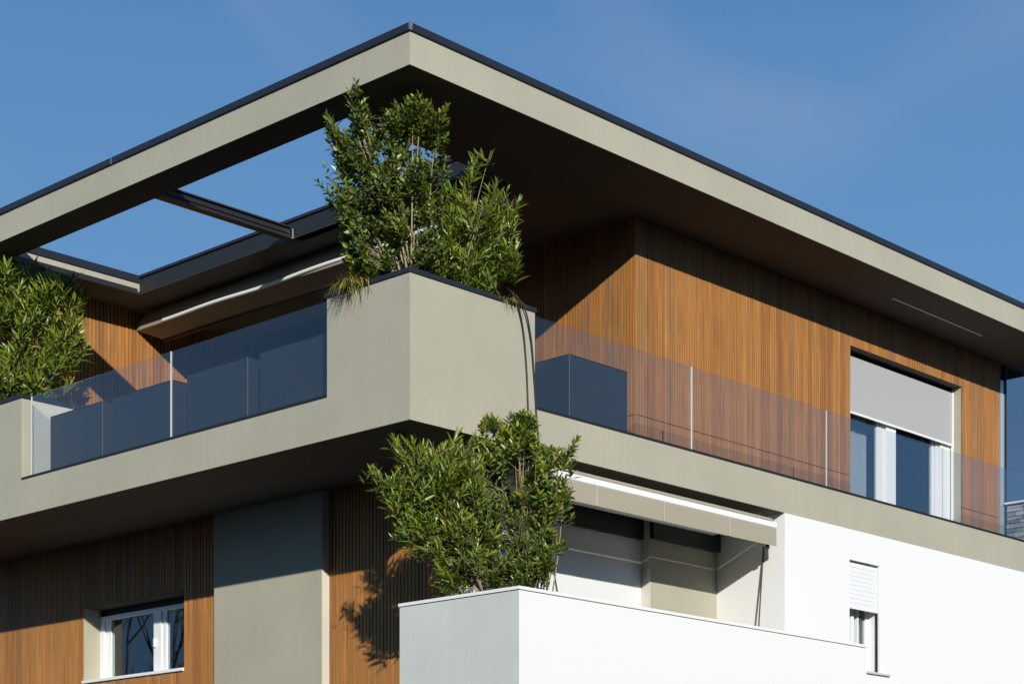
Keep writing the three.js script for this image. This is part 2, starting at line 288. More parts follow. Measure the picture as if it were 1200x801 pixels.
// lower storey, left side: timber, plaster pier, window
{
  const top = SLAB - 0.0045, wz0 = -6.617, wz1 = -9.11, wy0 = 4.72, wy1 = 5.86, xb = LX + 0.026;
  const tw = mesh('timber_wall', polyX([[-1.33, 0.05], [-1.33, top], [ZE, top], [ZE, 0.05]], xb, xb + 0.02, [rect(wz1, wz0, wy0, wy1)]), M.backing, house);
  clad(tw, 'loA', 'z', -1.36, -3.50, xb, 0.064, [[0.2, top]], woodTints, 11);
  clad(tw, 'loB', 'z', -5.77, wz0, xb, 0.064, [[0.2, top]], woodTints, 12);
  clad(tw, 'loC', 'z', wz0, wz1, xb, 0.064, [[wy1, top]], woodTints, 13);
  clad(tw, 'loD', 'z', wz0, wz1, xb, 0.064, [[0.2, wy0]], woodTints, 13, true);
  clad(tw, 'loE', 'z', wz1, -11.5, xb, 0.064, [[0.2, top]], woodTints, 14);
  clad(tw, 'loF', 'z', -11.5, ZE, xb, 0.064, [[0.2, top]], woodTints, 15, true);
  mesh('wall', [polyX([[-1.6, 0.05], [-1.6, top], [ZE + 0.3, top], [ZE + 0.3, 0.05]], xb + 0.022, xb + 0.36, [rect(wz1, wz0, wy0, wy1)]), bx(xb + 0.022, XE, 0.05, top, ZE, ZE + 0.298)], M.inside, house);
  const pier = mesh('plaster_pier', bx(PX, xb - 0.003, 0.05, top, -3.505, -5.76), M.taupe, house);
  mesh('pier_edge', bx(PX + 0.004, xb - 0.003, 0.05, top - 0.003, -3.503, -3.5), M.cream, pier);  // lighter sheet on the pier side: strong sun put into its colour
  // window
  const xf = LX + 0.29, fr = 0.075, w = mesh('window', [bx(xf, xf + 0.08, wy0 + 0.04, wy1 - 0.17, wz1 + 0.02, wz1 + 0.02 + 0.10), bx(xf, xf + 0.08, wy0 + 0.04, wy1 - 0.17, wz0 - 0.09, wz0 - 0.001), bx(xf, xf + 0.08, wy1 - 0.17, wy1 - 0.11, wz1, wz0)], M.whitePaint, house);
  mesh('shutter_box', bx(xf + 0.03, xf + 0.05, wy1 - 0.11, wy1 - 0.004, wz1, wz0), M.black, w);
  mesh('frame', [bx(xf + 0.03, xf + 0.1, wy0 + 0.04, wy1 - 0.17, wz1 + 0.13, wz1 + 0.19), bx(xf + 0.03, xf + 0.1, wy0 + 0.04, wy1 - 0.17, wz1 + 0.21, wz1 + 0.26)], M.whitePaint, w);
  const m0 = hit(179, 760, 'x', xf).z, m1 = hit(193, 760, 'x', xf).z;
  mesh('mullion', [bx(xf + 0.012, xf + 0.09, wy0 + 0.06, wy1 - 0.17, m0, mix(m0, m1, 0.62)), bx(xf + 0.028, xf + 0.09, wy0 + 0.06, wy1 - 0.17, mix(m0, m1, 0.68), m1)], M.whitePaint, w);
  mesh('handle', bx(xf - 0.02, xf + 0.012, 5.18, 5.30, mix(m0, m1, 0.1), mix(m0, m1, 0.2)), M.whiteMetal, w);
  mesh('pane', bx(xf + 0.05, xf + 0.062, wy0 + 0.06, wy1 - 0.17, wz1 + 0.26, m0), M.windowGlass, w);
  mesh('pane', bx(xf + 0.05, xf + 0.062, wy0 + 0.06, wy1 - 0.17, m1, wz0 - 0.09), M.windowGlass, w);
  mesh('sill', chamfered(LX - 0.03, xf + 0.1, wy0 + 0.0, wy0 + 0.045, wz1 + 0.004, wz0 - 0.004, 0.005), M.white, w);
  mesh('reveal', bx(LX + 0.005, xf + 0.1, wy0 + 0.045, wy1 - 0.002, wz1 + 0.001, wz1 + 0.018), M.taupe, w);
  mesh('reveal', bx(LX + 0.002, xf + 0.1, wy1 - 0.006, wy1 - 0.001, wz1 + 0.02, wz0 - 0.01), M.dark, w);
  mesh('corner_strip', bx(LX - 0.006, LX + 0.02, wy0, wy1, wz1 + 0.002, wz1 + 0.012), woodTints[0], w);
}

// lower storey, right side: white wall with window, recess, awning niche
{
  const x0 = 8.718, x1 = 9.504, y0 = 4.80, y1 = 6.371;
  const ww = mesh('white_wall', polyZ([[RX, 0.05], [XE, 0.05], [XE, SLAB - 0.001], [RX, SLAB - 0.001]], -0.35, -0.002, [rect(x0, x1, y0, y1)]), M.white, house);
  mesh('recess_side_wall', bx(RX, RX + 0.3, 0.05, SLAB - 0.0045, -0.352, RZ), M.white, house);
  mesh('recess_back_wall', bx(5.64, RX + 0.3, 0.05, SLAB - 0.0045, RZ - 0.002, -1.6), M.taupe, house);
  mesh('recess_reveal', bx(5.632, 5.6395, 0.05, SLAB - 0.002, RZ - 0.003, -1.34), M.cream, house);  // side of the taupe block; its sunlit look is put into the colour
  mesh('recess_back_wall', bx(LX + 0.05, 5.63, 0.05, SLAB - 0.0045, -1.335, -1.6), M.panel, house);
  mesh('shutter_box', [bx(LX + 0.06, 5.62, 6.40, SLAB - 0.004, -1.28, -1.334), bx(5.62, RX - 0.003, 6.40, SLAB - 0.004, -1.10, RZ - 0.001)], M.steel, house);  // second box: dark strip added over the shaded top of the taupe wall
  const w = mesh('window', [bx(x0, x0 + 0.06, y0, y1 - 0.06, -0.2, -0.26), bx(x1 - 0.06, x1, y0, y1 - 0.06, -0.2, -0.26), bx(x0, x1, y0, y0 + 0.06, -0.201, -0.259), bx(x0 + 0.33, x0 + 0.40, y0 + 0.06, y1 - 0.06, -0.19, -0.26), bx(x0 + 0.5, x0 + 0.53, y0 + 0.06, y1 - 0.06, -0.195, -0.26)], M.whitePaint, house);
  mesh('pane', bx(x0 + 0.06, x0 + 0.33, y0 + 0.06, y1 - 0.06, -0.23, -0.24), M.windowGlass, w);
  mesh('pane', bx(x0 + 0.53, x1 - 0.06, y0 + 0.06, y1 - 0.06, -0.23, -0.24), M.windowGlass, w);
  const nS = 10, yb = 5.70, yt = y1 - 0.03;
  for (let i = 0; i < nS; i++) mesh('shutter_slat', chamfered(x0 + 0.006, x1 - 0.02, mix(yb, yt, i / nS) + 0.0005, mix(yb, yt, (i + 1) / nS) - 0.0005, -0.028, -0.042, 0.004), M.whitePaint, w);
  mesh('guide_rail', bx(x1 - 0.018, x1 - 0.001, y0 + 0.02, yb - 0.01, -0.03, -0.06), M.steel, w);
  mesh('shutter_end_bar', [bx(x0 + 0.006, x1 - 0.02, yb - 0.022, yb, -0.024, -0.046), bx(x0 + 0.05, x0 + 0.07, yb - 0.008, yb + 0.02, -0.012, -0.024), bx(x1 - 0.11, x1 - 0.09, yb - 0.008, yb + 0.02, -0.012, -0.024)], M.whitePaint, w);
  mesh('sill', bx(x0 - 0.03, x1 + 0.25, y0 - 0.03, y0, -0.34, 0.035), M.cream, w);
  // the rooms behind and the floor between
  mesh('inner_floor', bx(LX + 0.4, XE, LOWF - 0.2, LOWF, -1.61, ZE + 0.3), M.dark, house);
}

// terrace in front of the lower storey
{
  const zp = 1.5, x0 = 0.171, x1 = 6.836, zb = -0.335, top = 4.785;
  const t = thing('terrace_wall', 'white rendered terrace wall with a pale grey end face below the balcony corner', 'wall');
  mesh('front_wall', bx(x0 + 0.004, x1, 0.02, top, zp, zp - 0.15), M.white, t);
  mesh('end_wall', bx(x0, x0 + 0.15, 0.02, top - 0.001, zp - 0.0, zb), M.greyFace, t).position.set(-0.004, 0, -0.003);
  mesh('return_wall', [bx(x0 + 0.15, 1.75, 0.02, top, zb, zb + 0.12), bx(x1 - 0.15, x1, 0.02, top, zp - 0.15, 0.004)], M.white, t);
  mesh('coping', [bx(x0 - 0.018, x0 + 0.165, top + 0.008, top + 0.042, zp + 0.014, zb - 0.014)], M.whiteMetal, t);
  mesh('coping', [bx(x0 + 0.165, x1 + 0.01, top + 0.008, top + 0.042, zp + 0.014, zp - 0.165)], M.whiteMetal, t);
  mesh('coping_bed', [bx(x0 + 0.04, x1 - 0.02, top, top + 0.008, zp - 0.035, zp - 0.115), bx(x0 + 0.04, x0 + 0.11, top, top + 0.008, zp - 0.115, zb + 0.03)], M.white, t);
  mesh('terrace_floor', bx(x0 + 0.15, RX, LOWF - 0.2, LOWF, zp - 0.15, -1.33), M.tiles, t);
  mesh('soil', bx(x0 + 0.15, 2.7, LOWF, 4.62, zp - 0.15, zb + 0.12), M.soil, t);
}

// ---------------------------------------------------------------- glass railings
{
  const r = thing('glass_railing', 'frameless glass railing on the taupe parapet between the two planters, with dark boxes behind', 'railing', [0.06, SILL + 0.03, -1.4]);
  const zs = [-1.415, hit(200.5, 460, 'x', 0.06).z, hit(37, 520, 'x', 0.06).z];
  for (let i = 0; i < 2; i++) {
    const p = mesh('glass_panel', bx(-0.006, 0.006, 0, PLT - SILL - 0.035, zs[i] + 1.4 - (i ? 0.014 : 0), zs[i + 1] + 1.4 + 0.002), M.glass, r);
    mesh('polished_edge', bx(-0.008, 0.008, 0, PLT - SILL - 0.033, zs[i + 1] + 1.4 + 0.001, zs[i + 1] + 1.4 - 0.011), M.glassEdge, p);
  }
  const q = thing('glass_railing', 'long frameless glass railing in front of the timber wall and balcony door', 'railing', [2.1, SILL + 0.03, -0.06]);
  const xs = [2.046, ...[810, 968.5, 1105].map((px) => hit(px, 500, 'z', -0.06).x), 16.6];
  for (let i = 0; i < 4; i++) {
    const p = mesh('glass_panel', bx(xs[i] - 2.1 + 0.016, xs[i + 1] - 2.1 - 0.002, 0, PLT - SILL - 0.045, -0.006, 0.006), M.glass, q);
    if (i < 3) mesh('polished_edge', bx(xs[i + 1] - 2.1 - 0.001, xs[i + 1] - 2.1 + [0.014, 0.007, 0.007][i], 0, PLT - SILL - 0.043, -0.008, 0.008), M.glassEdge, p);
  }
}

// ---------------------------------------------------------------- boxes behind the glass
{
  const mk = (label, x0, x1, z0, z1, top, group) => {
    const b = thing('balcony_box', label, 'box', [(x0 + x1) / 2, FLOOR + 0.015, (z0 + z1) / 2], group);
    const hx = Math.abs(x1 - x0) / 2, hz = Math.abs(z1 - z0) / 2, h = top - FLOOR - 0.015;
    mesh('body', chamfered(-hx, hx, 0.03, h - 0.006, -hz, hz, 0.008), M.box, b);
    mesh('lid', chamfered(-hx - 0.004, hx + 0.004, h - 0.005, h, -hz - 0.004, hz + 0.004, 0.002), M.coping, b);
    mesh('plinth', bx(-hx + 0.03, hx - 0.03, 0, 0.03, -hz + 0.03, hz - 0.03), M.black, b);
    mesh('corner_strip', bx(-hx - 0.006, -hx + 0.004, 0.03, h - 0.006, hz - 0.002, hz + 0.004), M.clip, b);  // lighter strip stands in for the sheen along the box corner
  };
  const places = ['beside the far planter with the leafy shrub', 'second from the far planter', 'third from the far planter', 'beside the tall corner planter'];
  [[-7.55, -6.30], [-6.06, -4.75], [-4.435, -3.21], [-2.98, -1.55]].forEach(([a, b], i) => mk('narrow anthracite box behind the glass, ' + places[i], 0.3, 0.56, b, a, 8.185, 'anthracite boxes along the glass railing'));
  mk('broad anthracite box behind the glass in front of the timber corner', 2.99, 4.10, -0.3, -1.0, 8.205);
}

// ---------------------------------------------------------------- awnings
{
  const a = thing('awning', 'rolled beige awning hanging under the dark steel edge of the roof opening', 'awning', [3.1, SOF, -5.7]);
  const prof = [[0.22, -0.02], [0.15, -0.10], [0.115, -0.20], [0.104, -0.27], [0.104, -0.322], [0.122, -0.336], [0.20, -0.366], [0.30, -0.404], [0.42, -0.45]].map(([x, y]) => new THREE.Vector2(x, y));
  const cu = new THREE.SplineCurve(prof).getPoints(26), nz = 120, z0 = 4.0, z1 = -3.65, pos = [], idx = [], r = rng(33);
  for (let j = 0; j <= nz; j++) for (let i = 0; i < cu.length; i++) {
    const t = j / nz, s = i / (cu.length - 1), wv = 0.012 * Math.sin(t * 9 + 1) * s + 0.008 * Math.sin(t * 23 + s * 2) * Math.sin(s * 3.14), e = Math.min(1, (1 - t) * 30);
    pos.push(cu[i].x + wv * 0.8, cu[i].y * (1 - 0.06 * t) + wv - 0.02 * Math.sin(t * 3.14), mix(z0, z1, t) + (1 - e) * -0.25 * Math.sin(s * 3.14));
  }
  const n = cu.length; for (let j = 0; j < nz; j++) for (let i = 0; i < n - 1; i++) { const k = j * n + i; idx.push(k, k + n, k + 1, k + 1, k + n, k + n + 1); }
  const g = new THREE.BufferGeometry(); g.setAttribute('position', new THREE.Float32BufferAttribute(pos, 3)); g.setIndex(idx); g.computeVertexNormals(); g.setAttribute('uv', new THREE.Float32BufferAttribute(pos.flatMap((v, i) => i % 3 === 0 ? [pos[i + 2], pos[i + 1]] : []), 2));
  mesh('fabric', g, M.fabric, a);
  mesh('roller_tube', new THREE.CylinderGeometry(0.06, 0.06, z0 - z1, 12).rotateX(Math.PI / 2).translate(0.27, -0.1, (z0 + z1) / 2), M.steel, a);
  mesh('tail_bar', bx(0.42, 0.47, -0.47, -0.42, z0, z1), M.steel, a);
  mesh('front_bar', tube(Array.from({ length: 25 }, (_, k) => [0.098 + 0.006 * Math.sin(k * 0.9), -0.288 - 0.012 * Math.sin(k / 24 * 3.14) + 0.008 * Math.sin(k * 0.7), mix(z0 - 0.05, z1 + 0.45, k / 24)]), 0.03, 120, 8), M.whitePaint, a);
  for (const z of [z0 - 0.2, 0, z1 + 0.2]) mesh('bracket', bx(0.2, 0.3, -0.06, 0.001, z - 0.04, z + 0.04), M.steel, a);
}
{
  const x0 = 2.0, x1 = 6.917, a = thing('awning', 'half open beige awning with white front bar over the lower terrace recess', 'awning', [x0, 6.645, 0]);
  const len = x1 - x0;
  mesh('front_bar', chamfered(0, len, -0.085, 0.0005, -0.05, 0.012, 0.012), M.whiteMetal, a);
  const fab = metreUV(new THREE.PlaneGeometry(len - 0.06, 0.96, 30, 8).rotateX(-Math.PI / 2 + 0.12).translate(len / 2, 0.06, -0.525));
  mesh('fabric', fab, M.fabricPlain, a);
  mesh('fabric_roll', chamfered(0.02, len - 0.05, 0.004, 0.055, -0.085, -0.02, 0.015), M.fabricPlain, a);
  const cuts = [0, ...[699, 778, 855].map((px) => hit(px, 600, 'z', 0).x - x0), len];
  for (let i = 0; i < 4; i++) {
    const w = cuts[i + 1] - cuts[i], gg = new THREE.PlaneGeometry(w - 0.002, 0.263, 16, 4), p = gg.attributes.position;
    for (let k = 0; k < p.count; k++) p.setZ(k, 0.006 * Math.sin((p.getX(k) + i) * 2.3) * (0.5 - p.getY(k) / 0.263));
    gg.computeVertexNormals();
    mesh('valance_panel', metreUV(gg.translate(cuts[i] + w / 2, -0.1965, 0.0)), M.fabricPlain, a);
    if (i) mesh('seam_tape', bx(cuts[i] - 0.012, cuts[i] + 0.012, -0.326, -0.086, 0.004, 0.009), M.seam, a);
  }
  mesh('cassette', chamfered(0, len, -0.04, 0.15, -1.1, -0.97, 0.03), M.whiteMetal, a);
  mesh('end_cap', bx(len - 0.14, len - 0.10, -0.37, -0.085, -0.04, -0.08), M.dark, a);
  for (const x of [0.7, len - 0.7]) mesh('folding_arm', [tube([[x, 0.0, -1.0], [x + 0.45, -0.02, -0.5], [x + 0.02, -0.04, -0.06]], 0.025, 10)], M.whiteMetal, a);
  const rod = (px0, py0, px1, py1, z) => { const p = hit(px0, py0, 'z', z), q = hit(px1, py1, 'z', z); return tube([[p.x - x0, p.y - 6.645, z], [q.x - x0, q.y - 6.645, z]], 0.011, 2); };
  mesh('crank_rod', rod(895, 640, 889, 739, -0.36), M.dark, a);
  mesh('crank_rod', rod(640, 615, 653, 693, -0.25), M.dark, a);
}

// ---------------------------------------------------------------- end of the balcony: tall screen and stacked stone wall
{
  const s = thing('glass_screen', 'tall tinted glass screen with pale post at the far end of the balcony', 'screen', [15.24, FLOOR, -1.2]);
  mesh('post', chamfered(-0.015, 0.115, 0.02, 3.17, -0.05, 0, 0.006), M.paleMetal, s);
  mesh('frame', [bx(0.117, 0.165, 0.02, 3.43, -0.05, 0.02), bx(0.165, 1.7, 0.02, 0.08, -0.05, 0.02)], M.black, s);
  mesh('pane', bx(0.165, 1.7, 0.08, 3.42, -0.02, -0.01), M.tinted, s);
  const w = thing('stone_wall', 'low grey stacked stone wall with white capping in front of the tinted glass screen', 'wall', [15.33, FLOOR, -0.02]);
  const r = rng(77), stone = [0.16, 0.24, 0.32, 0.42].map((v) => std(L(v, v * 1.02, v * 1.05), { map: plasterTone, bumpMap: plasterBump, bumpScale: 0.02 }));
  const Ht = 1.015, len = 1.13;
  mesh('core', bx(0.06, 0.3, 0, Ht, 0, -len), M.dark, w);
  for (let y = 0.01; y < Ht - 0.06;) {
    const h = Math.min(0.045 + r() * 0.06, Ht - 0.01 - y); let z = 0.01 - r() * 0.1;
    while (z < len - 0.02) { const l = 0.10 + r() * 0.24, za = Math.max(z, 0), zb = Math.min(z + l, len); if (zb - za > 0.04) { const d = r() * 0.035; mesh('stone', chamfered(0.005 + d, 0.07, y + 0.004, y + h - 0.004, -za - 0.004, -zb + 0.004, 0.008), stone[Math.floor(r() * 4)], w); } z += l; }
    y += h;
  }
  mesh('capping', bx(-0.02, 0.32, Ht, Ht + 0.03, 0.02, -len - 0.02), M.whitePaint, w);
}

// ---------------------------------------------------------------- hoses over the parapet
{
  const hose = (pts, label) => { const t = thing('hose', label, 'hose', [0, 0, 0], 'hoses over the corner planter'); mesh('pipe', tube(pts.map(([px, py, z]) => hit(px, py, 'z', z)), 0.0095, 40, 6), M.hose, t); };
  hose([[592, 336, -0.12], [600, 343, 0.02], [607, 358, 0.035], [613, 386, 0.03], [617, 432, 0.02], [619, 480, 0.02], [621, 515, 0.02], [625, 540, -0.1]], 'thin black irrigation hose bowed across the planter face');
  hose([[596, 338, -0.12], [605, 346, 0.02], [615, 362, 0.045], [622, 394, 0.04], [626, 440, 0.03], [629, 490, 0.02], [632, 520, 0.02], [636, 545, -0.1]], 'thin black irrigation hose hanging along the planter edge beside the glass');
}

// ---------------------------------------------------------------- shrubs
const leafMat = (o) => new THREE.MeshPhysicalMaterial({ color: 0xffffff, vertexColors: true, roughness: 0.36, transmission: 0.16, thickness: 0, ...o });
const leafGreen = leafMat({});
class Leaves {
  constructor() { this.p = []; this.c = []; this.n = 0; }
  leaf(o, dir, up, len, wid, fold, droop, col) {
    const s = new THREE.Vector3().crossVectors(dir, up).normalize(), u = new THREE.Vector3().crossVectors(s, dir).normalize();
    const q = (a, b, c) => [o.x + s.x * a + u.x * b + dir.x * c, o.y + s.y * a + u.y * b + dir.y * c, o.z + s.z * a + u.z * b + dir.z * c];
    const w = wid / 2, f = fold * w;
    const B = q(0, 0, 0), L1 = q(-w, f - droop * 0.12, len * 0.36), M1 = q(0, -droop * 0.12, len * 0.36), R1 = q(w, f - droop * 0.12, len * 0.36), L2 = q(-w * 0.8, f * 0.8 - droop * 0.5, len * 0.7), M2 = q(0, -droop * 0.5, len * 0.7), R2 = q(w * 0.8, f * 0.8 - droop * 0.5, len * 0.7), T = q(0, -droop, len);
    for (const t of [B, M1, L1, B, R1, M1, L1, M1, M2, L1, M2, L2, M1, R1, R2, M1, R2, M2, L2, M2, T, M2, R2, T]) this.p.push(...t);
    for (let i = 0; i < 24; i++) this.c.push(...col);
    this.n++;
  }
  geo() { const g = new THREE.BufferGeometry(); g.setAttribute('position', new THREE.Float32BufferAttribute(this.p, 3)); g.setAttribute('color', new THREE.Float32BufferAttribute(this.c, 3)); g.computeVertexNormals(); return g; }
}
const UP = new THREE.Vector3(0, 1, 0);
function twig(a, b, r0, r1, bend, rad = 4, seg = 3) {                 // tapered, slightly bent
  const m = a.clone().lerp(b, 0.5).add(bend), cu = new THREE.QuadraticBezierCurve3(a, m, b), pos = [], idx = [];
  for (let i = 0; i <= seg; i++) { const t = i / seg, c = cu.getPoint(t), d = cu.getTangent(t), s = new THREE.Vector3().crossVectors(d, Math.abs(d.y) > 0.9 ? new THREE.Vector3(1, 0, 0) : UP).normalize(), u = new THREE.Vector3().crossVectors(s, d), r = mix(r0, r1, t);
    for (let k = 0; k < rad; k++) { const an = k / rad * 6.283, v = c.clone().addScaledVector(s, Math.cos(an) * r).addScaledVector(u, Math.sin(an) * r); pos.push(v.x, v.y, v.z); } }
  for (let i = 0; i < seg; i++) for (let k = 0; k < rad; k++) { const a0 = i * rad + k, a1 = i * rad + (k + 1) % rad; idx.push(a0, a1, a0 + rad, a1, a1 + rad, a0 + rad); }
  const g = new THREE.BufferGeometry(); g.setAttribute('position', new THREE.Float32BufferAttribute(pos, 3)); g.setIndex(idx); g.computeVertexNormals(); return { g, cu };
}
// blobs: [px, py, rx, ry, clusters, depth shift]; the crown's volume in front of / behind the plane through the shrub's foot
function shrub(name, label, foot, o, blobs) {
  const R = rng(o.seed), F = new THREE.Vector3(...foot), t = thing(name, label, 'shrub', foot), lv = new Leaves(), wood = [], stemPts = [];
  const rs = () => R() * 2 - 1, loc = (v) => v.clone().sub(F);
  const tot = blobs.map((b) => atDepth(b[0], b[1], foot).addScaledVector(FW, b[5] ?? 0));
  // main stems reach into every blob
  blobs.forEach((b, i) => {
    const ns = b[6] ?? 2;
    for (let k = 0; k < ns; k++) {
      const a = F.clone().add(new THREE.Vector3(rs() * 0.14, -0.05, rs() * 0.14)), e = tot[i].clone().addScaledVector(RT, rs() * b[2] * 0.55).addScaledVector(FW, rs() * b[2] * 0.4).add(new THREE.Vector3(0, b[3] * (R() * 0.6 - 0.05), 0));
      const { g, cu } = twig(loc(a), loc(e), o.stem * (0.7 + R() * 0.5), o.stem * 0.25, new THREE.Vector3(rs() * 0.1, R() * 0.15 + 0.05, rs() * 0.1), 6, 10);
      wood.push(g); for (let s = 2; s <= 14; s++) stemPts.push(cu.getPoint(s / 14));
    }
  });
  blobs.forEach((b, i) => {
    for (let k = 0; k < b[4] * (o.dense ?? 1.9); k++) {
      let dx, dy, dz; do { dx = rs(); dy = rs(); dz = rs(); } while (dx * dx + dy * dy + dz * dz > 1);
      const m = Math.pow(Math.hypot(dx, dy, dz), -0.3) * (0.72 + 0.46 * R()); dx *= m; dy *= m; dz *= m;
      const gx = (dx * b[2] + b[0] * 0.0097) / 0.17, gy = (dy * b[3] - b[1] * 0.0097) / 0.17; if (noise(gx + 50, gy + 50, 997, 991, o.seed) * 0.6 + noise(gx * 0.5 + dz * b[2] * 4 + 90, gy * 0.5 + 20, 997, 991, o.seed + 3) * 0.4 < (o.gap ?? 0.37)) continue;
      const p = loc(tot[i]).addScaledVector(RT, dx * b[2]).addScaledVector(FW, dz * Math.min(b[2], o.deep ?? 0.5)).add(new THREE.Vector3(0, dy * b[3], 0));
      let best = null, bd = 1e9; for (const s of stemPts) { const d = s.distanceToSquared(p) + (s.y > p.y - 0.04 ? 0.25 : 0); if (d < bd) { bd = d; best = s; } }
      const from = best.clone(), l = from.distanceTo(p); if (l > 0.45) from.lerp(p, 1 - 0.45 / l);
      wood.push(twig(from, p, 0.0045, 0.002, new THREE.Vector3(rs() * 0.03, 0.01, rs() * 0.03), 3, 2).g);
      const grow = p.clone().sub(from).normalize().multiplyScalar(0.8).add(new THREE.Vector3(rs() * 0.6, o.rise * (0.35 + R() * 1.1), rs() * 0.6)).normalize();
      const spray = R() < 0.11 && dy > -0.35 && p.y + F.y < (o.top ?? 99), size = mix(0.72, 1.22, R()), hue = R(), n = Math.round((o.leaves[0] + Math.floor(R() * (o.leaves[1] - o.leaves[0] + 1))) * (spray ? 1.35 : 1));
      if (spray) { const q = p.clone(); p.addScaledVector(grow, 0.12 + R() * 0.2).add(new THREE.Vector3(0, 0.04, 0)); wood.push(twig(q, p, 0.0035, 0.0018, new THREE.Vector3(rs() * 0.02, 0, rs() * 0.02), 3, 2).g); }
      const side = new THREE.Vector3().crossVectors(grow, Math.abs(grow.y) > 0.9 ? new THREE.Vector3(1, 0, 0) : UP).normalize(), bi = new THREE.Vector3().crossVectors(side, grow);
      for (let j = 0; j < n; j++) {
        const an = j * 2.4 + R() * 0.6, back = (j / n) * o.shoot * (spray ? 1.7 : 1), open = mix(o.open[0], o.open[1], j / n) + rs() * 0.18;
        const rad = side.clone().multiplyScalar(Math.cos(an)).addScaledVector(bi, Math.sin(an)), d = grow.clone().multiplyScalar(Math.cos(open)).addScaledVector(rad, Math.sin(open)).normalize();
        const upv = grow.clone().multiplyScalar(Math.sin(open) + 0.05).addScaledVector(rad, -Math.cos(open)).add(new THREE.Vector3(rs() * 0.3, rs() * 0.3, rs() * 0.3));
        const len = mix(o.len[0], o.len[1], R()) * size * (0.75 + 0.3 * (j / n)), c0 = o.cols[0], c1 = o.cols[1], tt = clamp(hue * 0.65 + R() * 0.45 - (j / n) * 0.15), yl = R() < (o.yellow ?? 0.015);
        const col = yl ? [0.26, 0.17, 0.03] : [0, 1, 2].map((q) => mix(c0[q], c1[q], tt) * (0.85 + 0.3 * R()));
        lv.leaf(p.clone().addScaledVector(grow, -back), d, upv, len, len * o.wid * (0.85 + 0.3 * R()), 0.35, len * o.droop * R(), col);
      }
    }
  });
  for (const g of wood) { g.deleteAttribute('uv'); }
  mesh('stems', wood, o.bark ?? M.bark, t);
  const cr = mesh('foliage', lv.geo(), leafGreen, t);
  return t;
}
const privet = { stem: 0.015, dense: 1.05, leaves: [9, 14], rise: 0.75, shoot: 0.22, open: [0.45, 1.35], len: [0.08, 0.12], wid: 0.44, droop: 0.22, cols: [[0.030, 0.058, 0.008], [0.18, 0.235, 0.026]], deep: 0.5 };
const oleander = { stem: 0.011, dense: 0.92, gap: 0.40, leaves: [10, 14], rise: 0.9, shoot: 0.26, open: [0.3, 1.25], len: [0.13, 0.195], wid: 0.19, droop: 0.22, cols: [[0.058, 0.105, 0.010], [0.27, 0.335, 0.036]], deep: 0.5 };
const pitto = { stem: 0.013, dense: 1.25, leaves: [9, 13], rise: 0.95, shoot: 0.11, open: [0.5, 1.35], len: [0.08, 0.12], wid: 0.36, droop: 0.15, cols: [[0.048, 0.09, 0.010], [0.26, 0.32, 0.036]], deep: 0.6 };

shrub('privet_shrub', 'tall round leaved shrub with bare pale stems in the corner planter', [0.48, 8.36, -0.45], { ...privet, seed: 3, deep: 0.38, top: 10.3 }, [
  [455, 215, 0.52, 0.50, 190, 0, 3], [425, 145, 0.30, 0.28, 60, 0, 2], [480, 132, 0.28, 0.24, 50, 0, 2], [508, 155, 0.16, 0.30, 34, 0, 1], [412, 112, 0.14, 0.17, 14, -0.05, 3], [408, 175, 0.22, 0.25, 44, 0, 1],
  [405, 235, 0.18, 0.30, 44, 0, 1], [440, 275, 0.42, 0.30, 120, 0, 2], [490, 285, 0.32, 0.32, 80, 0, 1], [500, 215, 0.25, 0.35, 60, 0, 1], [435, 305, 0.34, 0.16, 60, 0, 1], [416, 275, 0.16, 0.30, 36, 0, 1], [392, 150, 0.12, 0.18, 18, 0, 1], [455, 140, 0.34, 0.28, 66, 0, 2]]);
shrub('oleander_shrub', 'bushy narrow leaved shrub growing beside the round leaved shrub in the corner planter', [1.15, 8.36, -0.42], { ...oleander, seed: 5, deep: 0.38, top: 9.5 }, [
  [555, 265, 0.42, 0.40, 110, 0, 3], [585, 250, 0.22, 0.32, 46, 0, 2], [562, 205, 0.17, 0.27, 26, 0, 2], [575, 178, 0.08, 0.10, 6, 0, 1], [525, 260, 0.22, 0.40, 50, 0, 1], [545, 310, 0.40, 0.20, 74, 0, 1], [583, 285, 0.22, 0.26, 44, 0, 1], [520, 315, 0.22, 0.14, 30, 0, 1], [560, 325, 0.30, 0.10, 34, 0, 1], [600, 240, 0.10, 0.18, 14, 0, 1], [592, 300, 0.18, 0.24, 34, 0, 1]]);
shrub('oleander_shrub', 'dense narrow leaved shrub filling the far planter beside the glass railing', [0.62, 8.36, -8.6], { ...oleander, seed: 7, len: [0.17, 0.27], wid: 0.16, dense: 0.9, top: 10.0 }, [
  [35, 390, 0.62, 0.66, 240, 0, 4], [15, 325, 0.40, 0.28, 70, 0, 2], [62, 345, 0.34, 0.30, 66, 0, 2], [84, 345, 0.14, 0.22, 16, 0, 1], [80, 400, 0.24, 0.45, 60, 0, 1], [25, 450, 0.62, 0.22, 100, 0, 2], [-20, 380, 0.55, 0.85, 120, 0, 3]]);
shrub('oleander_shrub', 'narrow leaved shrub reaching out over the grey end of the terrace wall', [0.95, 4.62, 0.35], { ...oleander, seed: 9, len: [0.115, 0.18], dense: 1.4 }, [
  [500, 575, 0.42, 0.40, 110, 0, 3], [520, 545, 0.40, 0.22, 70, 0, 2], [470, 520, 0.14, 0.14, 12, 0, 3], [436, 556, 0.09, 0.08, 10, 0, 1], [465, 575, 0.24, 0.20, 24, 0, 1], [545, 620, 0.34, 0.40, 90, 0, 1], [525, 670, 0.18, 0.18, 36, 0, 1], [490, 620, 0.30, 0.24, 40, 0, 1], [540, 570, 0.36, 0.34, 84, 0, 1]]);
